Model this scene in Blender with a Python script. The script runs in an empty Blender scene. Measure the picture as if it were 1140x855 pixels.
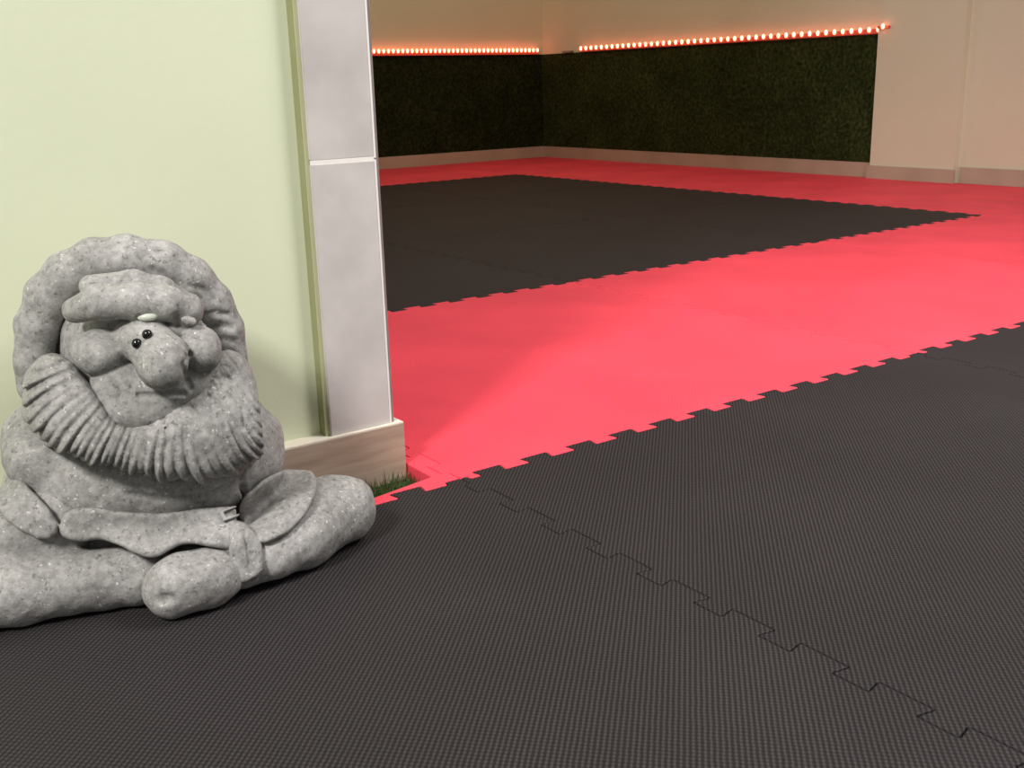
import bpy, bmesh, math, random
import numpy as np
from mathutils import Vector, Matrix

random.seed(4)
SC = bpy.context.scene
COL = SC.collection

# ------------------------------------------------------------------ camera
W_PX, H_PX = 1140.0, 855.0
FPX = 1181.0
YAW, PITCH, ROLL = 0.6198, 0.2766, -0.0271
CAM = np.array([-0.7007, -1.1053, 0.4973])
_f = np.array([math.sin(YAW)*math.cos(PITCH), math.cos(YAW)*math.cos(PITCH), -math.sin(PITCH)])
_r0 = np.cross(_f, [0, 0, 1.0]); _r0 /= np.linalg.norm(_r0)
_u0 = np.cross(_r0, _f)
_r = math.cos(ROLL)*_r0 + math.sin(ROLL)*_u0
_u = -math.sin(ROLL)*_r0 + math.cos(ROLL)*_u0

cam_d = bpy.data.cameras.new('camera')
cam_d.sensor_fit = 'HORIZONTAL'; cam_d.sensor_width = 36.0
cam_d.lens = FPX/W_PX*36.0
cam_d.clip_start = 0.02
cam = bpy.data.objects.new('camera', cam_d); COL.objects.link(cam)
cam.matrix_world = Matrix(((_r[0], _u[0], -_f[0], CAM[0]), (_r[1], _u[1], -_f[1], CAM[1]),
                           (_r[2], _u[2], -_f[2], CAM[2]), (0, 0, 0, 1)))
SC.camera = cam

# ------------------------------------------------------------------ helpers
def tag(o, label=None, cat=None, group=None, kind=None):
    if label: o['label'] = label
    if cat: o['category'] = cat
    if group: o['group'] = group
    if kind: o['kind'] = kind
    return o

def link(name, me, mat=None, parent=None):
    o = bpy.data.objects.new(name, me); COL.objects.link(o)
    if mat: me.materials.append(mat)
    if parent: o.parent = parent
    return o

def empty(name, loc=(0, 0, 0), rz=0):
    o = bpy.data.objects.new(name, None); COL.objects.link(o)
    o.location = loc; o.rotation_euler = (0, 0, rz); o.empty_display_size = .05
    return o

def bm_obj(name, bm, mat=None, parent=None, smooth=False):
    me = bpy.data.meshes.new(name)
    bmesh.ops.recalc_face_normals(bm, faces=bm.faces[:])
    bm.to_mesh(me); bm.free()
    if smooth:
        for p in me.polygons: p.use_smooth = True
    return link(name, me, mat, parent)

def add_box(bm, x0, x1, y0, y1, z0, z1, bev=0):
    r = bmesh.ops.create_cube(bm, size=1)
    vs = r['verts']
    for v in vs:
        v.co = Vector(((x0+x1)/2 + v.co.x*(x1-x0), (y0+y1)/2 + v.co.y*(y1-y0), (z0+z1)/2 + v.co.z*(z1-z0)))
    if bev:
        es = list({e for v in vs for e in v.link_edges})
        bmesh.ops.bevel(bm, geom=es, offset=bev, segments=2, affect='EDGES')

def box(name, x0, x1, y0, y1, z0, z1, mat, parent=None, bev=0):
    bm = bmesh.new(); add_box(bm, x0, x1, y0, y1, z0, z1, bev)
    return bm_obj(name, bm, mat, parent)

def prism(bm, pts, z0, z1):
    lo = [bm.verts.new((x, y, z0)) for x, y in pts]
    hi = [bm.verts.new((x, y, z1)) for x, y in pts]
    n = len(pts)
    for i in range(n):
        bm.faces.new((lo[i], lo[(i+1) % n], hi[(i+1) % n], hi[i]))
    bm.faces.new(hi); bm.faces.new(lo[::-1])

# ------------------------------------------------------------------ materials
def new_mat(name):
    m = bpy.data.materials.new(name); m.use_nodes = True
    nt = m.node_tree
    return m, nt, nt.nodes['Principled BSDF']

def N(nt, typ, **kw):
    n = nt.nodes.new(typ)
    for k, v in kw.items(): setattr(n, k, v)
    return n

def math_n(nt, op, a, b=None):
    n = N(nt, 'ShaderNodeMath', operation=op)
    for i, v in enumerate((a, b)):
        if v is None: continue
        if isinstance(v, (int, float)): n.inputs[i].default_value = v
        else: nt.links.new(v, n.inputs[i])
    return n.outputs[0]

def mix_col(nt, fac, a, b, blend='MIX'):
    n = N(nt, 'ShaderNodeMix', data_type='RGBA', blend_type=blend)
    for i, v in ((0, fac), (6, a), (7, b)):
        if isinstance(v, (int, float)): n.inputs[i].default_value = v
        elif isinstance(v, tuple): n.inputs[i].default_value = (*v, 1)
        else: nt.links.new(v, n.inputs[i])
    return n.outputs[2]

def noise(nt, scale, detail=3, rough=.5, vec=None):
    n = N(nt, 'ShaderNodeTexNoise')
    n.inputs['Scale'].default_value = scale; n.inputs['Detail'].default_value = detail
    n.inputs['Roughness'].default_value = rough
    if vec is None:
        tc = N(nt, 'ShaderNodeTexCoord'); vec = tc.outputs['Object']
    nt.links.new(vec, n.inputs['Vector'])
    return n.outputs['Fac']

def ramp(nt, fac, stops):
    n = N(nt, 'ShaderNodeValToRGB')
    el = n.color_ramp.elements
    while len(el) < len(stops): el.new(.5)
    for e, (p, c) in zip(el, stops):
        e.position = p; e.color = (*c, 1) if isinstance(c, tuple) else (c, c, c, 1)
    nt.links.new(fac, n.inputs[0])
    return n.outputs[0]

def bump(nt, b, h, strength, dist):
    n = N(nt, 'ShaderNodeBump')
    n.inputs['Strength'].default_value = strength; n.inputs['Distance'].default_value = dist
    nt.links.new(h, n.inputs['Height']); nt.links.new(n.outputs[0], b.inputs['Normal'])

def mottled(name, c1, c2, scale, rough=.7, bstr=.15, bdist=.002, bscale=60, detail=4, spec=.3):
    m, nt, b = new_mat(name)
    f = ramp(nt, noise(nt, scale, detail), ((.3, 0.), (.7, 1.)))
    nt.links.new(mix_col(nt, f, c1, c2), b.inputs['Base Color'])
    b.inputs['Roughness'].default_value = rough
    b.inputs['Specular IOR Level'].default_value = spec
    bump(nt, b, noise(nt, bscale, 4), bstr, bdist)
    return m

M = {}
M['lime'] = mottled('lime_wall_paint', (.64, .68, .49), (.67, .71, .52), 3, .75, .12, .002, 90)
M['olive'] = mottled('olive_edge_paint', (.46, .47, .27), (.52, .53, .33), 8, .6, .05)
M['olive_shaded'] = mottled('shaded_olive_edge_paint', (.24, .25, .12), (.29, .30, .16), 8, .7, .05)  # side face of the olive strip, shade put into the colour
M['cream'] = mottled('cream_wall_paint', (.69, .67, .50), (.73, .71, .54), 2, .8, .1, .002, 80)
M['tile'] = mottled('grey_stone_tile', (.47, .44, .425), (.60, .565, .545), 14, .45, .08, .0015, 60, 6)
M['grout'] = mottled('pale_grout', (.78, .74, .70), (.84, .80, .76), 40, .8)
M['profile'] = mottled('pale_edge_profile', (.80, .76, .74), (.84, .80, .78), 30, .35)
M['profile_side'] = mottled('grey_edge_profile', (.24, .225, .22), (.30, .28, .275), 30, .5)
M['base_cream'] = mottled('beige_skirting_tile', (.44, .36, .27), (.52, .43, .33), 6, .45)
M['ledge'] = mottled('skirting_ledge', (.80, .74, .62), (.86, .80, .68), 20, .5)
M['ceiling'] = mottled('ceiling_paint', (.62, .56, .46), (.66, .60, .5), 2, .9)

def wood_tile():
    m, nt, b = new_mat('wood_look_skirting')
    tc = N(nt, 'ShaderNodeTexCoord'); mp = N(nt, 'ShaderNodeMapping')
    mp.inputs['Rotation'].default_value = (0, math.radians(-16), 0)
    mp.inputs['Scale'].default_value = (7, 7, 75)
    nt.links.new(tc.outputs['Object'], mp.inputs['Vector'])
    g = noise(nt, 1.3, 6, .6, mp.outputs[0])
    c = ramp(nt, g, ((.3, (.30, .215, .15)), (.5, (.40, .30, .22)), (.75, (.50, .40, .31))))
    big = noise(nt, 9, 2)
    nt.links.new(mix_col(nt, math_n(nt, 'MULTIPLY', big, .5), c, (.44, .36, .29)), b.inputs['Base Color'])
    b.inputs['Roughness'].default_value = .5
    bump(nt, b, g, .1, .001)
    return m
M['wood'] = wood_tile()

def mat_foam(name, base, hi, rough, dots, bstr, spec):
    """puzzle mat foam: a 45 degree lattice of small raised grains pressed into the surface"""
    m, nt, b = new_mat(name)
    tc = N(nt, 'ShaderNodeTexCoord'); sp = N(nt, 'ShaderNodeSeparateXYZ')
    nt.links.new(tc.outputs['Object'], sp.inputs[0])
    k = 2*math.pi/dots
    s = math.sqrt(.5)
    wob = math_n(nt, 'MULTIPLY', noise(nt, 60, 2), .0012)
    u = math_n(nt, 'ADD', math_n(nt, 'MULTIPLY', math_n(nt, 'ADD', sp.outputs[0], sp.outputs[1]), s), wob)
    v = math_n(nt, 'ADD', math_n(nt, 'MULTIPLY', math_n(nt, 'SUBTRACT', sp.outputs[0], sp.outputs[1]), s), wob)
    su = math_n(nt, 'SINE', math_n(nt, 'MULTIPLY', u, k))
    sv = math_n(nt, 'SINE', math_n(nt, 'MULTIPLY', v, k))
    h = math_n(nt, 'MULTIPLY_ADD', math_n(nt, 'ADD', math_n(nt, 'MULTIPLY', su, .5), sv), .25)
    h.node.inputs[2].default_value = .5
    c = ramp(nt, h, ((.35, base), (.85, hi)))
    big = ramp(nt, noise(nt, 3.5, 4), ((.3, .86), (.7, 1.08)))
    c = mix_col(nt, 1.0, c, big, 'MULTIPLY')
    fine = ramp(nt, noise(nt, 380, 2), ((.3, .9), (.7, 1.1)))
    c = mix_col(nt, 1.0, c, fine, 'MULTIPLY')
    nt.links.new(c, b.inputs['Base Color'])
    b.inputs['Roughness'].default_value = rough
    b.inputs['Specular IOR Level'].default_value = spec
    bump(nt, b, h, bstr, .0006)
    return m
M['black'] = mat_foam('black_foam', (.0145, .0125, .0132), (.050, .0440, .0465), .68, .0046, .8, .2)
M['red'] = mat_foam('red_foam', (.87, .070, .105), (.92, .082, .122), .65, .0046, .06, .2)

def turf_mat(name, c1, c2, c3):
    m, nt, b = new_mat(name)
    f = noise(nt, 55, 6, .75)
    f2 = noise(nt, 5, 3)
    c = ramp(nt, f, ((.32, c1), (.5, c2), (.68, c3)))
    c = mix_col(nt, 1.0, c, ramp(nt, f2, ((.3, .75), (.7, 1.2))), 'MULTIPLY')
    nt.links.new(c, b.inputs['Base Color'])
    b.inputs['Roughness'].default_value = .9
    b.inputs['Specular IOR Level'].default_value = .1
    bump(nt, b, f, 1.0, .02)
    return m
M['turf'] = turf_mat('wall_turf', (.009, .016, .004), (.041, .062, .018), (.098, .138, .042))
M['turf_shaded'] = turf_mat('shaded_wall_turf', (.005, .009, .003), (.021, .032, .010), (.05, .07, .022))  # back panel copy of the turf, its dimmer light put into the colour
M['floor'] = turf_mat('floor_turf', (.02, .05, .01), (.06, .12, .025), (.12, .2, .05))

def blade_mat():
    m, nt, b = new_mat('grass_blade')
    c = ramp(nt, noise(nt, 120, 2), ((.3, (.045, .075, .02)), (.7, (.16, .20, .07))))
    nt.links.new(c, b.inputs['Base Color']); b.inputs['Roughness'].default_value = .6
    return m
M['blade'] = blade_mat()

def stone_mat(name='speckled_grey_stone', k=1.0):
    m, nt, b = new_mat(name)
    base = ramp(nt, noise(nt, 16, 5, .6), ((.28, (.27*k, .265*k, .25*k)), (.72, (.47*k, .46*k, .445*k))))
    mid = ramp(nt, noise(nt, 140, 4, .7), ((.30, .62), (.55, 1.0), (.72, 1.22)))
    c = mix_col(nt, 1.0, base, mid, 'MULTIPLY')
    lightm = ramp(nt, noise(nt, 230, 2, .5), ((.66, 0.), (.74, 1.)))
    c = mix_col(nt, math_n(nt, 'MULTIPLY', lightm, .65), c, (.74, .73, .71))
    darkm = ramp(nt, noise(nt, 190, 3, .6), ((.32, 1.), (.40, 0.)))
    c = mix_col(nt, math_n(nt, 'MULTIPLY', darkm, .7), c, (.10, .098, .09))
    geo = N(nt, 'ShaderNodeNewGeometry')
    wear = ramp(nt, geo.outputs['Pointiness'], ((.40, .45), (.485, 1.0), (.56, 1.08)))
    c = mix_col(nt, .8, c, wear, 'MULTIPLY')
    nt.links.new(c, b.inputs['Base Color'])
    b.inputs['Roughness'].default_value = .72
    b.inputs['Specular IOR Level'].default_value = .3
    bump(nt, b, noise(nt, 170, 5, .7), .45, .0022)
    return m
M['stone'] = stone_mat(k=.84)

def plain(name, c, rough, spec=.5):
    m, nt, b = new_mat(name)
    f = noise(nt, 40, 2)
    nt.links.new(mix_col(nt, f, tuple(x*.92 for x in c), c), b.inputs['Base Color'])
    b.inputs['Roughness'].default_value = rough; b.inputs['Specular IOR Level'].default_value = spec
    return m
M['bead'] = plain('glossy_black_bead', (.004, .004, .004), .08, .6)
M['eye'] = plain('pale_glazed_eye', (.58, .62, .52), .15)

def emit(name, c, s):
    m, nt, b = new_mat(name)
    b.inputs['Base Color'].default_value = (.8, .5, .4, 1)
    b.inputs['Emission Color'].default_value = (*c, 1)
    b.inputs['Emission Strength'].default_value = s
    return m
M['tape'] = emit('tape_led_spill', (1, .03, .01), .16)  # tape glow stands in for LED light spilling below the bulbs
M['tape'].node_tree.nodes['Principled BSDF'].inputs['Base Color'].default_value = (.45, .12, .08, 1)
M['led'] = emit('red_led', (1, .19, .10), 9.0)

# ------------------------------------------------------------------ the setting
WB, WR = 4.838, 3.866          # back wall plane, right wall plane
YL, YT = .116, .095            # lime wall face, tile face
FL = -.02                      # floor below the mats
S = lambda o, label=None: tag(o, label, kind='structure')

S(box('floor', -3, 4.2, -3, 5.2, FL-.05, FL, M['floor']), 'green artificial turf floor under the mats')
S(box('wall_left', -2.6, -.0405, YL, .262, FL, 2.7, M['lime']), 'pale lime green painted wall behind the stone gnome')
S(box('wall_back', -1.2, WR+.15, WB, WB+.15, FL, 2.7, M['cream']), 'cream wall at the back of the mat room')
S(box('wall_right', WR, WR+.15, -1.5, WB, FL, 2.7, M['cream']), 'cream wall on the right of the mat room')
S(box('ceiling', -2.6, WR+.15, .262, WB+.15, 2.7, 2.8, M['ceiling']))

S(box('added_lintel', -.0405, WR, YL, .262, 2.05, 2.7, M['cream']), 'added lintel over the opening, blocks sky light')  # unseen lintel, added to keep sky light out of the far room
# grey tile cladding of the jamb: tiles with grout joints between them
def tile_stack(x0, x1, y0, y1, mat, joint, bev):
    bm = bmesh.new()
    zs = [(.0625, .4080), (.413, .76), (.7645, 1.11), (1.115, 1.46), (1.465, 1.81), (1.815, 2.16), (2.165, 2.7)]
    for a, b in zs: add_box(bm, x0, x1, y0, y1, a, b, bev)
    return bm
t1 = S(bm_obj('trim_1', tile_stack(-.1335, -.0465, YT, YL, M['tile'], .004, .0006), M['tile']), 'grey stone tile cladding on the jamb')
g1 = S(box('trim_2', -.1325, -.0465, YT+.0003, YL, .0625, 2.7, M['grout']), 'pale grout joint between the jamb tiles')
# rounded corner profile, cut at each tile joint
bm = bmesh.new()
for a, b in [(.0625, .4095), (.4115, .761), (.7635, 1.112), (1.1145, 1.462), (1.4645, 1.812), (1.8145, 2.162), (2.1645, 2.7)]:
    pts = [(-.0465, YT-.0010), (-.0458, YT-.0015), (-.0447, YT-.0012), (-.0443, YT+.0006), (-.0443, YL), (-.0465, YL)]
    prism(bm, pts, a, b)
S(bm_obj('trim_3', bm, M['profile']), 'pale metal lip along the edge of the jamb tiles')
bm = bmesh.new()
pts = [(-.0443, YT+.0012)]
for i in range(7):
    a = math.radians(-90 + 15*i)
    pts.append((-.0443+.0070*math.cos(a), YT+.0082+.0070*math.sin(a)))
pts += [(-.0373, .262), (-.0443, .262)]
prism(bm, pts, .0625, 2.7)
S(bm_obj('trim_4', bm, M['profile_side'], smooth=False), 'rounded grey jamb corner')
S(box('trim_7', -.1397, -.1391, YT+.0052, YL, .0625, 2.7, M['olive_shaded']), 'side edge of the olive strip, painted darker for shade')
S(box('trim_5', -.1391, -.1337, YT+.005, YL, .0625, 2.7, M['olive']), 'olive painted strip beside the jamb tiles')

# skirting of the jamb: wraps round the end of the wall
bm = bmesh.new()
prism(bm, [(-2.6, .089), (-.0295, .089), (-.0295, .262), (-.0405, .262), (-.0405, YL), (-2.6, YL)], FL, .0605)
bmesh.ops.bevel(bm, geom=[e for e in bm.edges if all(abs(v.co.z-.0605) < 1e-5 for v in e.verts) and all(v.co.y < .09 for v in e.verts)],
                offset=.0008, segments=1, affect='EDGES')
S(bm_obj('baseboard_left', bm, M['wood']), 'wood look skirting at the foot of the lime wall')
bm = bmesh.new()
prism(bm, [(-2.6, .0893), (-.0298, .0893), (-.0298, .262), (-.0405, .262), (-.0405, YL), (-2.6, YL)], .0605, .0622)
S(bm_obj('trim_6', bm, M['ledge']), 'pale ledge on top of the jamb skirting')

# back and right skirting, pilaster
S(box('baseboard_back', -1.2, WR-.010, WB-.010, WB, FL, .072, M['base_cream'], bev=.001))
S(box('baseboard_right', WR-.010, WR, 2.185, WB, FL, .072, M['base_cream'], bev=.001))
PC = 2.165
S(box('wall_pilaster', WR-.04, WR, PC-.45, PC, FL, 2.7, M['cream']), 'cream pilaster on the right wall beside the turf panel')
S(box('baseboard_pilaster', WR-.050, WR-.04, PC-.46, PC+.012, FL, .062, M['base_cream'], bev=.001))
S(box('baseboard_front', WR-.010, WR, -1.5, PC-.461, FL, .072, M['base_cream'], bev=.001))

# turf panels on the walls: a backing with a fuzzy pile of short blades
def turf_panel(name, axis, a0, a1, z0, z1, plane, nbl, label):
    bm = bmesh.new()
    t = .008
    if axis == 'x': add_box(bm, a0, a1, plane-t, plane-.0005, z0, z1, .001)
    else: add_box(bm, plane-t, plane-.0005, a0, a1, z0, z1, .001)
    rnd = random.Random(7)
    for i in range(nbl):
        a = rnd.uniform(a0+.004, a1-.022); z = rnd.uniform(z0+.004, z1-.004)
        l = rnd.uniform(.008, .016); w = rnd.uniform(.0015, .003)
        da, dz = rnd.uniform(-.012, .012), rnd.uniform(-.014, .006)
        if axis == 'x':
            q = [(a-w, plane-t, z), (a+w, plane-t, z), (a+da, plane-t-l*.6, z+dz)]
        else:
            q = [(plane-t, a-w, z), (plane-t, a+w, z), (plane-t-l*.6, a+da, z+dz)]
        bm.faces.new([bm.verts.new(p) for p in q])
    o = bm_obj(name, bm, M['turf_shaded' if axis == 'x' else 'turf'])
    return tag(o, label, 'turf panel')
turf_panel('turf_panel', 'x', -1.1, WR-.0085, .0725, .675, WB, 9000, 'green artificial turf panel, shade painted in, on the back wall, left of the corner')
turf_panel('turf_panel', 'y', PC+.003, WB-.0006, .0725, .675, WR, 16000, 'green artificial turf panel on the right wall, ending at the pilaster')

# LED strips
def led_strip(label, pts, tape_pts):
    root = empty('led_strip_light', tape_pts[0][0])
    tag(root, label, 'led strip', 'red led strips above the turf panels')
    o = Vector(tape_pts[0][0])
    bm = bmesh.new()
    for p, q in tape_pts:
        p = Vector(p)-o; q = Vector(q)-o
        add_box(bm, min(p.x, q.x), max(p.x, q.x), min(p.y, q.y), max(p.y, q.y), p.z, q.z)
    bm_obj('tape', bm, M['tape'], root)
    first = None
    for p in pts:
        if first is None:
            bm = bmesh.new(); bmesh.ops.create_uvsphere(bm, u_segments=8, v_segments=6, radius=.0085)
            for v in bm.verts: v.co.z *= 1.5
            first = bm_obj('led', bm, M['led'], root, True); b = first
        else:
            b = first.copy(); COL.objects.link(b); b.parent = root
        b.location = Vector(p)-o
    return root
zl = .700
ptsL = [(3.805-.0335*i, WB-.026, zl+.002) for i in range(39)]
led_strip('row of glowing red lights on the back wall, left of the corner', ptsL,
          [((2.2, WB-.022, zl-.024), (3.82, WB, zl+.004))])
ptsR = [(WR-.026, 4.40-.0505*i, zl-.003) for i in range(45)] + [(WR-.060, 2.128, zl+.007)]
led_strip('row of glowing red lights along the right wall up to the pilaster', ptsR,
          [((WR-.022, PC+.002, zl-.022), (WR, 4.42, zl)), ((WR-.052, 2.10, zl-.001), (WR-.04, PC, zl+.010))])
# end plug of the right strip, on the panel top
box_pl = box('led_plug', WR-.022, WR-.002, 4.50, 4.60, .676, .688, M['profile_side'], bev=.002)
tag(box_pl, 'small grey strip connector on top of the right turf panel near the corner', 'connector')

# ------------------------------------------------------------------ puzzle mats
AMP = .0098
def round_poly(pts, r):
    out = []; n = len(pts)
    for i in range(n):
        p0, p1, p2 = Vector(pts[i-1]), Vector(pts[i]), Vector(pts[(i+1) % n])
        a, b = (p0-p1), (p2-p1)
        la, lb = a.length, b.length
        if la < 1e-6 or lb < 1e-6: continue
        ang = a.angle(b)
        if ang > math.radians(172): out.append(tuple(p1)); continue
        d = min(r, la*.4, lb*.4)
        q0, q2 = p1+a/la*d, p1+b/lb*d
        for t in (0, .5, 1):
            out.append(tuple(q0*(1-t)**2 + p1*2*t*(1-t) + q2*t*t))
    return out

def teeth(L, first_r, pitch, wtop=.047, n=12):
    """boundary offsets along one mat edge: tabs to + between first_r-wtop and first_r"""
    k = L/1.0
    pts = [(0, 0)]
    for i in range(n):
        r = (first_r + pitch*i)*k; l = r - wtop*k
        if i == 0: pts.append((l*.45, 0)); pts.append((l*.45, -AMP) if l*.45 > .008 else (l*.45, 0))
        pts += [(l+.0045, -AMP), (l, AMP), (r, AMP), (r-.0045, -AMP)]
    e = (first_r+pitch*(n-1))*k
    m = e + (L-e)*.55
    pts += [(m, -AMP), (m, 0), (L, 0)]
    return pts

def edge_x(x0, x1, y):      # left to right, teeth to +y
    if y is None: return []
    return [(x0+t, y+o) for t, o in teeth(x1-x0, .071, .0795)]
def edge_y(y0, y1, x):      # bottom to top, teeth to +x  (measured downward from the top end)
    return [(x+o, y1-t) for t, o in teeth(y1-y0, .107, .0830, .054, 11)][::-1]

def mat_tile(name, cells, flags, mat, label, group, notch=None):
    x0, x1, y0, y1 = cells
    b, r, t, l = flags                      # toothed: bottom, right, top, left
    P = []
    P += edge_x(x0, x1, y0) if b else [(x0, y0), (x1, y0)]
    P += edge_y(y0, y1, x1) if r else [(x1, y0), (x1, y1)]
    P += (edge_x(x0, x1, y1) if t else [(x0, y1), (x1, y1)])[::-1]
    if notch: P += notch
    P += (edge_y(y0, y1, x0) if l else [(x0, y0), (x0, y1)])[::-1]
    Q = []
    for p in P:
        if not Q or (Vector(p)-Vector(Q[-1])).length > 1e-5: Q.append(p)
    if (Vector(Q[0])-Vector(Q[-1])).length < 1e-5: Q.pop()
    Q = round_poly(Q, .003)
    n = len(Q)
    def inset(d):
        out = []
        for i in range(n):
            a, c, e = Vector(Q[i-1]), Vector(Q[i]), Vector(Q[(i+1) % n])
            t1 = (c-a).normalized(); t2 = (e-c).normalized()
            n1 = Vector((-t1.y, t1.x)); n2 = Vector((-t2.y, t2.x))
            m = n1+n2
            m = m/max(m.length_squared*.5, .3) if m.length > 1e-6 else n1
            out.append(c+m*d)
        return out
    ox, oy = (x0+x1)/2, (y0+y1)/2
    bm = bmesh.new()
    rings = []
    for d, z in ((.0008, FL), (.0008, -.0014), (.0011, -.0005), (.0020, 0)):
        rings.append([bm.verts.new((p.x-ox, p.y-oy, z)) for p in inset(d)])
    for A, B in zip(rings, rings[1:]):
        for i in range(n):
            bm.faces.new((A[i], A[(i+1) % n], B[(i+1) % n], B[i]))
    from mathutils.geometry import tessellate_polygon
    for R in (rings[-1], rings[0]):
        for tri in tessellate_polygon([[v.co for v in R]]):
            try: bm.faces.new([R[k] for k in tri])
            except ValueError: pass
    bm.normal_update()
    o = bm_obj(name, bm, mat)
    o.location = (ox, oy, 0)
    return tag(o, label, 'mat', group)

X = [-1, 0, 1, 2, 2.883, WR-.012]
Y = [-1, 0, 1, 1.94, 2.88, 3.8214, WB-.012]
KB, KR = 'black interlocking foam mats', 'red interlocking foam mats'
def place(ci, ri, col, label, notch=None):
    fl = (ri > 0, ci < 4, ri < 5, ci > 0)
    mat_tile('foam_mat', (X[ci], X[ci+1], Y[ri], Y[ri+1]), fl, M[col], label, KB if col == 'black' else KR, notch)
place(0, 0, 'black', 'black textured foam mat in the foreground, under the stone gnome')
place(1, 0, 'black', 'black textured foam mat in the foreground, right of the seam from the jamb corner')
place(2, 0, 'black', 'black foam mat at the right edge of the foreground, against the near red strip')
place(0, 1, 'red', 'red foam mat cut round the foot of the jamb',
      [(-1, .262+.004), (-.026, .262+.004), (-.0265, .10), (-.0275, .0290), (-.118, .0135), (-1, .0130)])
place(1, 1, 'red', 'red foam mat in the near strip, directly right of the jamb')
place(2, 1, 'red', 'red foam mat in the near strip, second whole one from the jamb')
place(3, 1, 'red', 'red foam mat in the near strip, third whole one from the jamb')
place(4, 1, 'red', 'red foam mat at the far right end of the near strip, by the right wall')
place(1, 2, 'black', 'black foam mat in the middle field, beside the jamb and bordering the near red strip')
place(2, 2, 'black', 'black foam mat in the middle field, second from the jamb along the near red strip')
place(3, 2, 'black', 'black foam mat in the right corner of the middle field, touching the near red strip')
place(1, 3, 'black', 'black foam mat in the middle row of the field, behind the jamb')
place(2, 3, 'black', 'black foam mat in the middle row of the field, one in from the right border')
place(3, 3, 'black', 'black foam mat in the middle row of the field, against the right red border')
place(2, 4, 'black', 'black foam mat in the back row of the field, one in from the far corner')
place(3, 4, 'black', 'black foam mat at the far corner of the black field')
place(4, 2, 'red', 'red border mat beside the right wall, at the foot of the pilaster')
place(4, 3, 'red', 'red border mat beside the right wall, middle of the turf panel')
place(4, 4, 'red', 'red border mat beside the right wall, next to the one in the corner')
place(4, 5, 'red', 'red border mat in the far corner of the room')
place(3, 5, 'red', 'red border mat along the back wall, left of the corner one')
place(2, 5, 'red', 'red border mat along the back wall, nearest the jamb edge')

# grass blades of the turf floor showing in the gap by the skirting
bm = bmesh.new(); rnd = random.Random(3)
for i in range(2800):
    x = rnd.uniform(-.60, -.028); y = rnd.uniform(.012, .088)
    if y < .0135+.0155*max(0, (x+.118)/.09)+.003: continue
    h = rnd.uniform(.006, .016) * (1.35 if y > .07 else 1); a = rnd.uniform(0, 6.28); w = .0008
    dx, dy = math.cos(a)*w, math.sin(a)*w
    lx, ly = rnd.uniform(-.005, .005), rnd.uniform(-.005, .001)
    lx = min(lx, -.0285-x)
    p = [bm.verts.new(v) for v in ((x-dx, y-dy, FL), (x+dx, y+dy, FL), (x+dx*.7+lx*.5, y+dy*.7+ly*.5, FL+h*.6), (x+lx, y+ly, FL+h), (x-dx*.7+lx*.5, y-dy*.7+ly*.5, FL+h*.6))]
    bm.faces.new(p)
tag(bm_obj('grass', bm, M['blade']), 'green artificial grass in the gap at the foot of the jamb', 'grass', kind='stuff')

# ------------------------------------------------------------------ stone gnome, sculpted as distance fields
BETA = math.radians(17.2)
GO = np.array([-.45, -.02, 0.0])
_lx = np.array([math.cos(BETA), -math.sin(BETA), 0]); _ly = np.array([math.sin(BETA), math.cos(BETA), 0])
def to_local(p):
    d = np.asarray(p)-GO
    return np.array([d@_lx, d@_ly, d[2]])
def ray(px, py):
    return _f*FPX + _r*(px-W_PX/2) - _u*(py-H_PX/2)
def L(px, py, D):
    d = ray(px, py); t = D/(d@_ly)
    return to_local(CAM+d*t)
def Lz(px, py, z):
    d = ray(px, py); t = (z-CAM[2])/d[2]
    return to_local(CAM+d*t)
PXM = 1/1030.0                                   # metres per photo pixel at the figure

def smin(a, b, k):
    if k <= 0: return np.minimum(a, b)
    h = np.clip(.5+.5*(b-a)/k, 0, 1)
    return b*(1-h)+a*h-k*h*(1-h)
def smax(a, b, k): return -smin(-a, -b, k)
def ell(c, r, rot=None):
    c = np.asarray(c, np.float32); r = np.asarray(r, np.float32)
    Rm = None if rot is None else np.array(rot, np.float32)
    def f(x, y, z):
        X, Y, Z = x-c[0], y-c[1], z-c[2]
        if Rm is not None:
            X, Y, Z = (Rm[0, 0]*X+Rm[1, 0]*Y+Rm[2, 0]*Z, Rm[0, 1]*X+Rm[1, 1]*Y+Rm[2, 1]*Z, Rm[0, 2]*X+Rm[1, 2]*Y+Rm[2, 2]*Z)
        k0 = np.sqrt((X/r[0])**2+(Y/r[1])**2+(Z/r[2])**2)+1e-6
        k1 = np.sqrt((X/r[0]**2)**2+(Y/r[1]**2)**2+(Z/r[2]**2)**2)+1e-6
        return k0*(k0-1)/k1
    return f
def cone(a, b, ra, rb):
    a = np.asarray(a, np.float32); b = np.asarray(b, np.float32); ab = b-a; l2 = float(ab@ab)
    def f(x, y, z):
        h = np.clip(((x-a[0])*ab[0]+(y-a[1])*ab[1]+(z-a[2])*ab[2])/l2, 0, 1)
        return np.sqrt((x-a[0]-ab[0]*h)**2+(y-a[1]-ab[1]*h)**2+(z-a[2]-ab[2]*h)**2)-(ra+(rb-ra)*h)
    return f
def chain(pts, rs, k=.004):
    fs = [cone(pts[i], pts[i+1], rs[i], rs[i+1]) for i in range(len(pts)-1)]
    def f(x, y, z):
        d = fs[0](x, y, z)
        for g in fs[1:]: d = smin(d, g(x, y, z), k)
        return d
    return f
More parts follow.
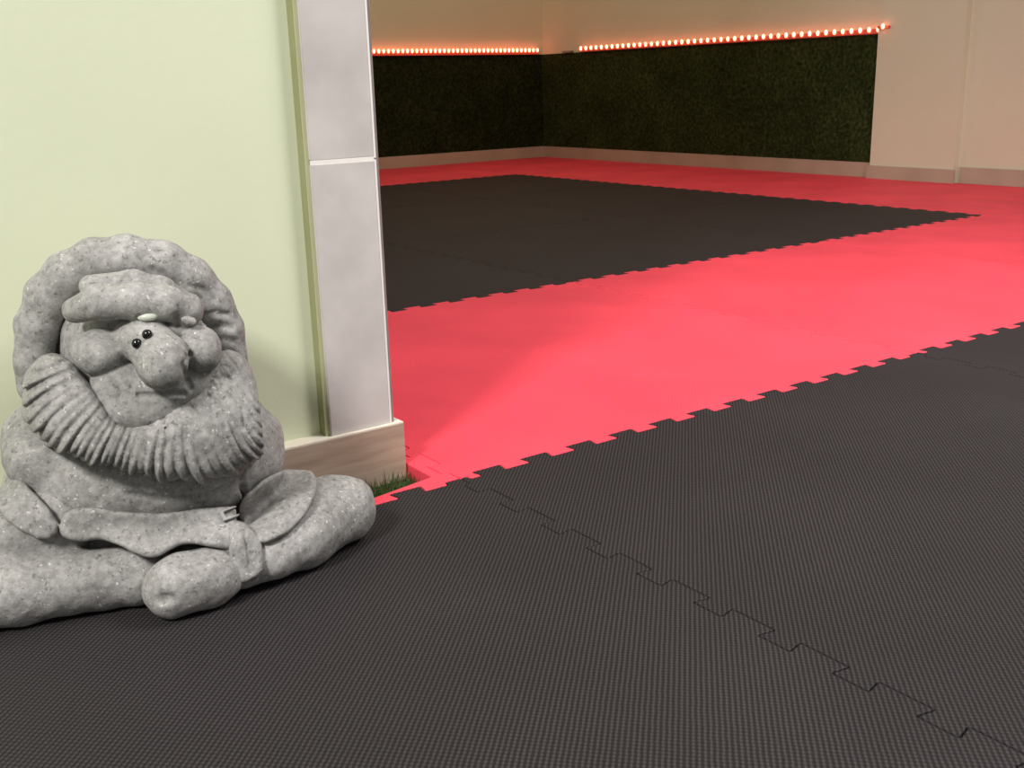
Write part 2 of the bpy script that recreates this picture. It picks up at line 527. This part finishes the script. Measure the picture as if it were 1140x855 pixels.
def outline(poly):
    """signed distance (metres) to a closed outline seen from the front of the figure"""
    P = [(float(a), float(b)) for a, b in poly]
    o = to_local(CAM)
    ex = np.array([_r@_lx, _r@_ly, _r[2]]); ey = np.array([_u@_lx, _u@_ly, _u[2]]); ez = np.array([_f@_lx, _f@_ly, _f[2]])
    def f(x, y, z):
        X, Y, Z = x-o[0], y-o[1], z-o[2]
        w = X*ez[0]+Y*ez[1]+Z*ez[2]
        a = (W_PX/2+FPX*(X*ex[0]+Y*ex[1]+Z*ex[2])/w).astype(np.float32)
        b = (H_PX/2-FPX*(X*ey[0]+Y*ey[1]+Z*ey[2])/w).astype(np.float32)
        d = (a-P[0][0])**2+(b-P[0][1])**2
        s = np.ones_like(d); j = len(P)-1
        for i in range(len(P)):
            e0, e1 = P[j][0]-P[i][0], P[j][1]-P[i][1]
            w0, w1 = a-P[i][0], b-P[i][1]
            h = np.clip((w0*e0+w1*e1)/(e0*e0+e1*e1), 0, 1)
            d = np.minimum(d, (w0-e0*h)**2+(w1-e1*h)**2)
            c1 = b >= P[i][1]; c2 = b < P[j][1]; c3 = e0*w1 > e1*w0
            s = np.where((c1 & c2 & c3) | (~c1 & ~c2 & ~c3), -s, s); j = i
        return s*np.sqrt(d)*PXM
    return f
def smooth_poly(P, n=2):
    for _ in range(n):
        Q = []
        for i in range(len(P)):
            a, b = P[i], P[(i+1) % len(P)]
            Q += [(a[0]*.75+b[0]*.25, a[1]*.75+b[1]*.25), (a[0]*.25+b[0]*.75, a[1]*.25+b[1]*.75)]
        P = Q
    return P
def union(fs, k=.006):
    def f(x, y, z):
        d = fs[0](x, y, z)
        for g in fs[1:]: d = smin(d, g(x, y, z), k)
        return d
    return f
def carve(f, fs, k=.002):
    def g(x, y, z):
        d = f(x, y, z)
        for c in fs: d = smax(d, -c(x, y, z), k)
        return d
    return g
def rough(f, amp=.0012, s=1.0):
    def g(x, y, z):
        n = (np.sin(61*s*x+23*s*z+1.3)*np.sin(53*s*y-31*s*x+.4)*np.sin(67*s*z+17*s*y+2.1)
             + .6*np.sin(131*s*x-57*s*y+.7)*np.sin(117*s*z+43*s*x+1.9)+.4*np.sin(223*s*z+90*s*y)*np.sin(211*s*x-101*s*z+.3))
        return f(x, y, z)+amp*n.astype(np.float32)
    return g
def above(f, z0):
    return lambda x, y, z: np.maximum(f(x, y, z), z0-z)

def hit(f, px, py, D0=.80):
    """first point of a surface along the line of sight"""
    d = ray(px, py); o = to_local(CAM); p1 = to_local(CAM+d)-o; p1 /= np.linalg.norm(p1)
    t = D0
    for _ in range(200):
        p = o+p1*t
        v = float(np.ravel(f(*[np.array([q], np.float32) for q in p]))[0])
        if v < .0003: return p
        t += max(v*.6, .0003)
        if t > 1.6: break
    return o+p1*t
def groove(f, pix, r=.0018, sink=0.0):
    P = [hit(f, *q) for q in pix]
    return chain(P, [r]*len(P), .001)

def surface(f, lo, hi, h):
    """surface nets on a regular grid"""
    n = [int(math.ceil((hi[i]-lo[i])/h))+1 for i in range(3)]
    ax = [(lo[i]+h*np.arange(n[i])).astype(np.float32) for i in range(3)]
    d = np.empty(n, np.float32)
    st = max(1, int(2e6/(n[1]*n[2])))
    for i in range(0, n[0], st):
        d[i:i+st] = f(ax[0][i:i+st, None, None], ax[1][None, :, None], ax[2][None, None, :])
    d[0] = d[-1] = 1; d[:, 0] = d[:, -1] = 1; d[:, :, 0] = d[:, :, -1] = 1
    ins = d < 0
    cnt = np.zeros([k-1 for k in n], np.int8)
    sl = lambda o: tuple(slice(o[i], n[i]-1+o[i]) for i in range(3))
    corners = [(a, b, c) for a in (0, 1) for b in (0, 1) for c in (0, 1)]
    for c in corners: cnt += ins[sl(c)]
    act = (cnt > 0) & (cnt < 8)
    idx = np.argwhere(act)
    ids = np.full(cnt.shape, -1, np.int64); ids[act] = np.arange(len(idx))
    pos = np.zeros((len(idx), 3)); w = np.zeros(len(idx))
    for a in corners:
        for k in range(3):
            if a[k]: continue
            b = list(a); b[k] = 1
            da = d[tuple((idx+np.array(a)).T)]; db = d[tuple((idx+np.array(b)).T)]
            m = (da < 0) != (db < 0)
            t = np.where(m, da/np.where(m, da-db, 1), 0)
            p = np.tile(np.array(a, float), (len(idx), 1)); p[:, k] += t
            pos[m] += p[m]; w[m] += 1
    V = (idx+pos/w[:, None])*h+np.array(lo)
    Q = []
    for k in range(3):
        u, v = (k+1) % 3, (k+2) % 3
        s0 = [slice(1, -1)]*3; s0[k] = slice(0, -1); s1 = list(s0); s1[k] = slice(1, None)
        A, B = ins[tuple(s0)], ins[tuple(s1)]
        e = np.argwhere(A != B); fl = A[tuple(e.T)]
        off = np.array([1, 1, 1]); off[k] = 0
        e = e+off
        def cell(du, dv):
            c = e.copy(); c[:, u] -= du; c[:, v] -= dv
            return ids[tuple(c.T)]
        q = np.stack([cell(1, 1), cell(0, 1), cell(0, 0), cell(1, 0)], 1)
        q[~fl] = q[~fl][:, ::-1]
        Q.append(q)
    Q = np.concatenate(Q); Q = Q[(Q >= 0).all(1)]
    return V, Q

GNOME = empty('stone_gnome', tuple(GO), -BETA)
tag(GNOME, 'grey speckled stone gnome with a long beard sitting cross-legged against the lime wall', 'statue')
def sculpt(name, f, lo, hi, h, mat=None, parent=None, label=None):
    V, Q = surface(f, lo, hi, h)
    me = bpy.data.meshes.new(name)
    me.vertices.add(len(V)); me.vertices.foreach_set('co', V.astype(np.float32).ravel())
    me.loops.add(len(Q)*4); me.loops.foreach_set('vertex_index', Q.astype(np.int32).ravel())
    me.polygons.add(len(Q)); me.polygons.foreach_set('loop_start', np.arange(0, len(Q)*4, 4, dtype=np.int32))
    me.polygons.foreach_set('loop_total', np.full(len(Q), 4, np.int32))
    me.update(calc_edges=True); me.validate()
    me.polygons.foreach_set('use_smooth', np.ones(len(me.polygons), bool))
    o = link(name, me, mat or M['stone'], parent or GNOME)
    if label: o['label'] = label
    return o
def bounds(pts, m):
    P = np.array(pts); return P.min(0)-m, P.max(0)+m

# --- body: belly, chest and shoulders in a jacket
belly = ell(L(170, 514, 1.142), (.134, .097, .073))
chest = ell(L(155, 430, 1.165), (.090, .05, .10))
arm_r = chain([L(240, 440, 1.17), L(280, 488, 1.155), L(284, 512, 1.13)], [.03, .032, .028])
arm_l = chain([L(76, 440, 1.17), L(38, 488, 1.15), L(36, 512, 1.11)], [.03, .032, .028])
body0 = union([belly, chest, arm_r, arm_l], .02)
gl = [groove(body0, [(268, 520), (269, 540), (271, 558)], .0040),
      groove(body0, [(142, 548), (180, 556), (225, 552), (262, 536)], .0022)]
body = above(rough(carve(body0, gl, .003), .0012), .02)
sculpt('torso', body, (-.26, -.10, .02), (.24, .118, .33), .0022)

# --- legs folded in front: knee out to the side, shin back to the middle
kneeR = Lz(381, 567, .037)
legR = chain([L(265, 575, 1.15), kneeR], [.042, .036], .01)
shinR = chain([kneeR, Lz(335, 596, .035), Lz(300, 618, .030), Lz(268, 628, .028)], [.0365, .036, .026, .024], .006)
und = union([legR, shinR, cone(Lz(262, 606, .052), Lz(268, 630, .028), .017, .02)], .01)
fc = outline(smooth_poly([(258, 578), (278, 584), (290, 602), (293, 620), (292, 640), (270, 652), (256, 640), (254, 610)], 1))
cuff = lambda x, y, z: smax(und(x, y, z)-.0075, fc(x, y, z), .003)
lr0 = union([und, cuff], .0015)
lr = above(rough(carve(lr0, [groove(lr0, [(272, 596), (276, 612), (280, 636)], .0024),
                             groove(lr0, [(300, 606), (308, 600), (320, 592)], .0016)], .003), .0012), 0)
sculpt('leg', lr, (-.02, -.16, 0), (.32, .11, .14), .0018)
# mirrored left leg
def mirror(p, xm): q = np.array(p); q[0] = 2*xm-q[0]; return q
xm = float(L(150, 560, 1.05)[0])
kneeL = mirror(kneeR, xm); kneeL[1] -= .075
shinL = chain([kneeL, (kneeL+Lz(140, 636, .034))/2, Lz(150, 640, .030), Lz(175, 632, .028)], [.0365, .036, .030, .026], .006)
legL = chain([L(70, 575, 1.10), kneeL], [.042, .036], .01)
ll = above(rough(union([legL, shinL], .006), .0012), 0)
sculpt('leg', ll, (-.36, -.15, 0), (.06, .09, .14), .0022)

# --- front shoe
toe, heel = Lz(192, 656, .028), Lz(233, 643, .029)
sh = union([chain([toe, heel], [.0285, .0290], .01), chain([heel, Lz(260, 634, .028)], [.0245, .019], .01),
            ell(Lz(207, 638, .042), (.030, .026, .018))], .012)
dents = [ell(hit(sh, 179, 666)+np.array([0, -.004, -.002]), (.014, .008, .006))]
shoe = above(rough(carve(sh, dents, .004), .001), 0)
sculpt('shoe', shoe, (-.10, -.20, 0), (.13, .02, .10), .0016)

# --- coat skirt: two front flaps draped over the lap and thighs
lap = ell(L(165, 588, 1.15), (.15, .085, .055))
lap2 = ell(L(190, 597, 1.085), (.105, .062, .026))
under = union([lap, lap2, belly, legR, legL, shinL], .02)
under_r = union([lap, legR, shinR, belly], .016)
f1 = outline(smooth_poly([(262, 560), (263, 580), (263, 611), (247, 612), (228, 608), (208, 604), (190, 611), (176, 621), (163, 622), (148, 616), (138, 609),
              (110, 600), (80, 604), (62, 592), (80, 560), (160, 575)], 2))
f2 = outline(smooth_poly([(264, 580), (268, 556), (296, 532), (318, 521), (344, 521), (351, 530), (353, 546), (346, 566), (332, 585), (314, 598), (291, 606), (278, 599)], 1))
f3 = outline(smooth_poly([(70, 590), (50, 560), (20, 530), (0, 526), (-12, 540), (-8, 560), (12, 586), (50, 604)], 1))
fl1 = lambda x, y, z: smax(under(x, y, z)-.014, f1(x, y, z), .006)
fl2 = lambda x, y, z: smax(under_r(x, y, z)-.0105, f2(x, y, z), .006)
fl3 = lambda x, y, z: smax(under(x, y, z)-.011, f3(x, y, z), .006)
skirt = above(rough(union([lap, fl1, fl2, fl3], .001), .0009), .004)
sculpt('coat_skirt', skirt, (-.30, -.18, .004), (.27, .118, .15), .0020)

# --- belt buckle on the waist
waist = union([body, skirt], 0)
bk = hit(waist, 259, 571)
q_out = outline([(243, 569), (271, 559), (278, 570), (249, 581)]); q_in = outline([(249, 570), (268, 563), (272, 570), (252, 576)])
bklo, bkhi = bounds([bk], .032)
sculpt('belt_buckle', lambda x, y, z: smax(smax(smax(waist(x, y, z)-.0035, q_out(x, y, z), .002), -q_in(x, y, z), .001), y-float(bk[1])-.012, 0), bklo, bkhi, .0011)

# --- head: skull, brow, nose, cheeks, lips
skull = ell(L(150, 388, 1.125), (.070, .075, .080))
brow = chain([L(84, 346, 1.055), L(112, 336, 1.035), L(150, 336, 1.028), L(185, 337, 1.028), L(207, 345, 1.036), L(212, 352, 1.045)],
             [.012, .016, .0165, .0165, .0155, .010], .006)
bandh = chain([L(100, 318, 1.06), L(150, 316, 1.058), L(180, 322, 1.062), L(205, 332, 1.07)], [.010, .013, .011, .008], .006)
bridge = chain([L(146, 378, 1.045), L(164, 380, 1.026), L(180, 396, 1.008)], [.019, .0205, .0215], .012)
nose = ell(L(180, 403, 1.004), (.0222, .029, .0265))
cheek = ell(L(222, 389, 1.030), (.0215, .024, .0225))
cheekl = ell(L(112, 392, 1.045), (.026, .026, .0225))
lid = ell(L(192, 368, 1.042), (.019, .02, .013))
muz = ell(L(190, 424, 1.048), (.040, .04, .030))
lip = ell(L(160, 454, 1.040), (.040, .032, .021))
muz2 = ell(L(222, 420, 1.048), (.018, .022, .022))
muz3 = ell(L(136, 428, 1.048), (.030, .03, .027))
face0 = union([skull, muz, lip, muz2, muz3, bandh], .012)
face0 = union([face0, brow, cheek, cheekl, lid], .003)
face0 = union([face0, union([bridge, nose], .012)], .003)
gl = [groove(face0, [(205, 406), (207, 414), (210, 424), (213, 433)], .0030), groove(face0, [(154, 440), (166, 441), (180, 440), (194, 439), (205, 439)], .0030),
      groove(face0, [(219, 385), (219, 391)], .0016), groove(face0, [(212, 394), (209, 401)], .0030),
      groove(face0, [(195, 350), (198, 362)], .0026)]
face = rough(carve(face0, gl, .002), .0007, 1.2)
head = sculpt('head', face, (-.12, -.17, .17), (.13, .11, .36), .0015)
# hair tufts by the temple and the glazed eye under the brow
eye = ell(hit(face0, 165, 353)+np.array([0, .0018, .0002]), (.0098, .006, .0044))
sculpt('eye', eye, *bounds([hit(face0, 165, 353)], .02), .0009, M['eye'], head, 'pale glazed eye')
P = hit(face, 210, 356); P2 = hit(face, 222, 361)
tuft = union([chain([P+np.array([-.003, 0, .002]), P+np.array([.004, -.003, -.002])], [.0036, .003]), chain([P2+np.array([-.004, 0, .003]), P2+np.array([.004, -.001, -.003])], [.0036, .003])], .003)
sculpt('hair_tuft', rough(tuft, .0012, 3), *bounds([P, P2], .02), .0011, None, head)
first = None
for px, py in ((164, 373), (152.5, 383)):
    p = hit(face0, px, py)
    if first is None:
        bmx = bmesh.new(); bmesh.ops.create_uvsphere(bmx, u_segments=20, v_segments=14, radius=.0047)
        first = o = bm_obj('bead', bmx, M['bead'], head, True)
    else:
        o = first.copy(); COL.objects.link(o); o.parent = head
    o['label'] = 'glossy black bead'
    o.location = tuple(p+np.array([0, -.0012, .0008]))

# --- hood: a thick rolled brim arching over the head
arc = [(262, 428), (256, 398), (249, 368), (234, 338), (210, 312), (180, 294), (142, 287), (108, 291), (78, 306), (56, 330), (42, 362), (38, 400), (40, 430)]
hp = [L(x, y, 1.105+.02*(abs(x-150)/110)) for x, y in arc]
brim = chain(hp, [.018, .0185, .021, .0225, .0235, .0230, .0225, .0225, .0235, .0225, .021, .0185, .018], .006)
crown = ell(L(150, 380, 1.165), (.098, .052, .098))
hood0 = union([brim, crown], .008)
wr = [groove(hood0, q, .0018) for q in ([(228, 352), (240, 349), (254, 350)], [(232, 366), (246, 362), (258, 364)], [(236, 380), (250, 377), (262, 380)],
      [(212, 318), (226, 322), (238, 332)], [(170, 300), (182, 306), (196, 318)], [(143, 276), (145, 284), (142, 292)], [(240, 396), (254, 393), (264, 396)])]
hood = rough(carve(hood0, wr, .005), .0009, .8)
sculpt('hood', hood, (-.16, -.06, .16), (.16, .118, .42), .0018)

# --- beard: radiating strands, thick rounded lower edge over the belly
bc = L(192, 340, 1.06)
b1 = ell(L(172, 478, 1.085), (.150, .088, .085))
b2 = ell(L(222, 436, 1.095), (.088, .066, .085))
b3 = ell(L(100, 436, 1.09), (.098, .066, .085))
bmask = outline(smooth_poly([(273, 396), (285, 420), (293, 445), (301, 470), (300, 492), (291, 508), (278, 518), (262, 528), (240, 534), (215, 536), (190, 535),
    (165, 531), (142, 523), (110, 517), (70, 505), (40, 485), (22, 455), (30, 420), (40, 398), (60, 392), (84, 405), (108, 440), (128, 470), (148, 477), (166, 471),
    (182, 460), (205, 447), (221, 430), (232, 410), (248, 386)], 2))
bvol = union([b1, b2, b3], .03)
rng = random.Random(11)
ph = [rng.uniform(0, 6.28) for _ in range(6)]
def beard(x, y, z):
    X, Z = x-bc[0], z-bc[2]
    r = np.sqrt(X*X+Z*Z)+1e-5
    th = np.arctan2(X, -Z-.0)
    low = np.clip((r-.105)/.06, 0, 1)
    ww = th*1.3+.05*np.sin(38*r+ph[0])+.03*np.sin(7*th+ph[1])
    s1 = np.sin(44*ww+ph[2]+1.5*np.sin(5*th+ph[3])); s2 = np.sin(27*ww+ph[4]); s3 = np.sin(71*ww+ph[5]+20*r)
    gr = (1-np.abs(s1))*.9+(1-np.abs(s2))*.5
    amp = .0010+.0062*low**1.3
    m = bmask(x, y, z)+low*(.0022*np.sin(31*th+ph[1])+.0045*(gr-.5))
    d = bvol(x, y, z)+amp*(gr-.5)*.8+.0008*s3*(.4+low)
    return smax(d, m, .016)
hairs = [groove(beard, q, .0013) for q in ([(229, 425), (235, 426), (241, 429)], [(231, 432), (238, 432), (244, 434)], [(228, 416), (234, 417), (240, 421)],
    [(247, 418), (254, 420), (260, 425)], [(196, 458), (203, 468), (205, 490)], [(212, 451), (221, 462), (226, 482)], [(181, 464), (185, 480), (185, 500)], [(240, 446), (247, 458), (250, 476)], [(232, 441), (240, 445), (246, 452)],
    [(160, 478), (163, 492), (163, 506)], [(258, 440), (268, 455), (273, 476)])]
beard_c = carve(beard, hairs, .002)
sculpt('beard', rough(beard_c, .0007, 1.5), (-.16, -.16, .10), (.16, .09, .33), .0015)

# ------------------------------------------------------------------ light
def area(name, loc, target, size, power, col, size_y=None):
    d = bpy.data.lights.new(name, 'AREA'); d.energy = power; d.color = col
    d.size = size
    if size_y: d.shape = 'RECTANGLE'; d.size_y = size_y
    o = bpy.data.objects.new(name, d); COL.objects.link(o)
    o.location = loc
    o.rotation_euler = (Vector(target)-Vector(loc)).to_track_quat('-Z', 'Y').to_euler()
    return o
area('key_lamp', (-2.57, -1.52, 2.6), (.1, .1, 0), .55, 140, (1, .965, .93))
area('room_lamp', (1.5, -1.3, 2.6), (1.2, -.1, 0), 1.2, 44, (1, .95, .93)).data.spread = math.radians(110)
area('far_room_lamp', (2.3, 3.2, 2.5), (2.5, 3.9, 0), 1.2, 17, (1, .93, .62))
w = bpy.data.worlds.new('world'); SC.world = w; w.use_nodes = True
w.node_tree.nodes['Background'].inputs[0].default_value = (1, .97, .95, 1)
w.node_tree.nodes['Background'].inputs[1].default_value = .36

SC.view_settings.view_transform = 'Standard'
SC.view_settings.look = 'None'
SC.view_settings.exposure = 0
SC.view_settings.gamma = 1
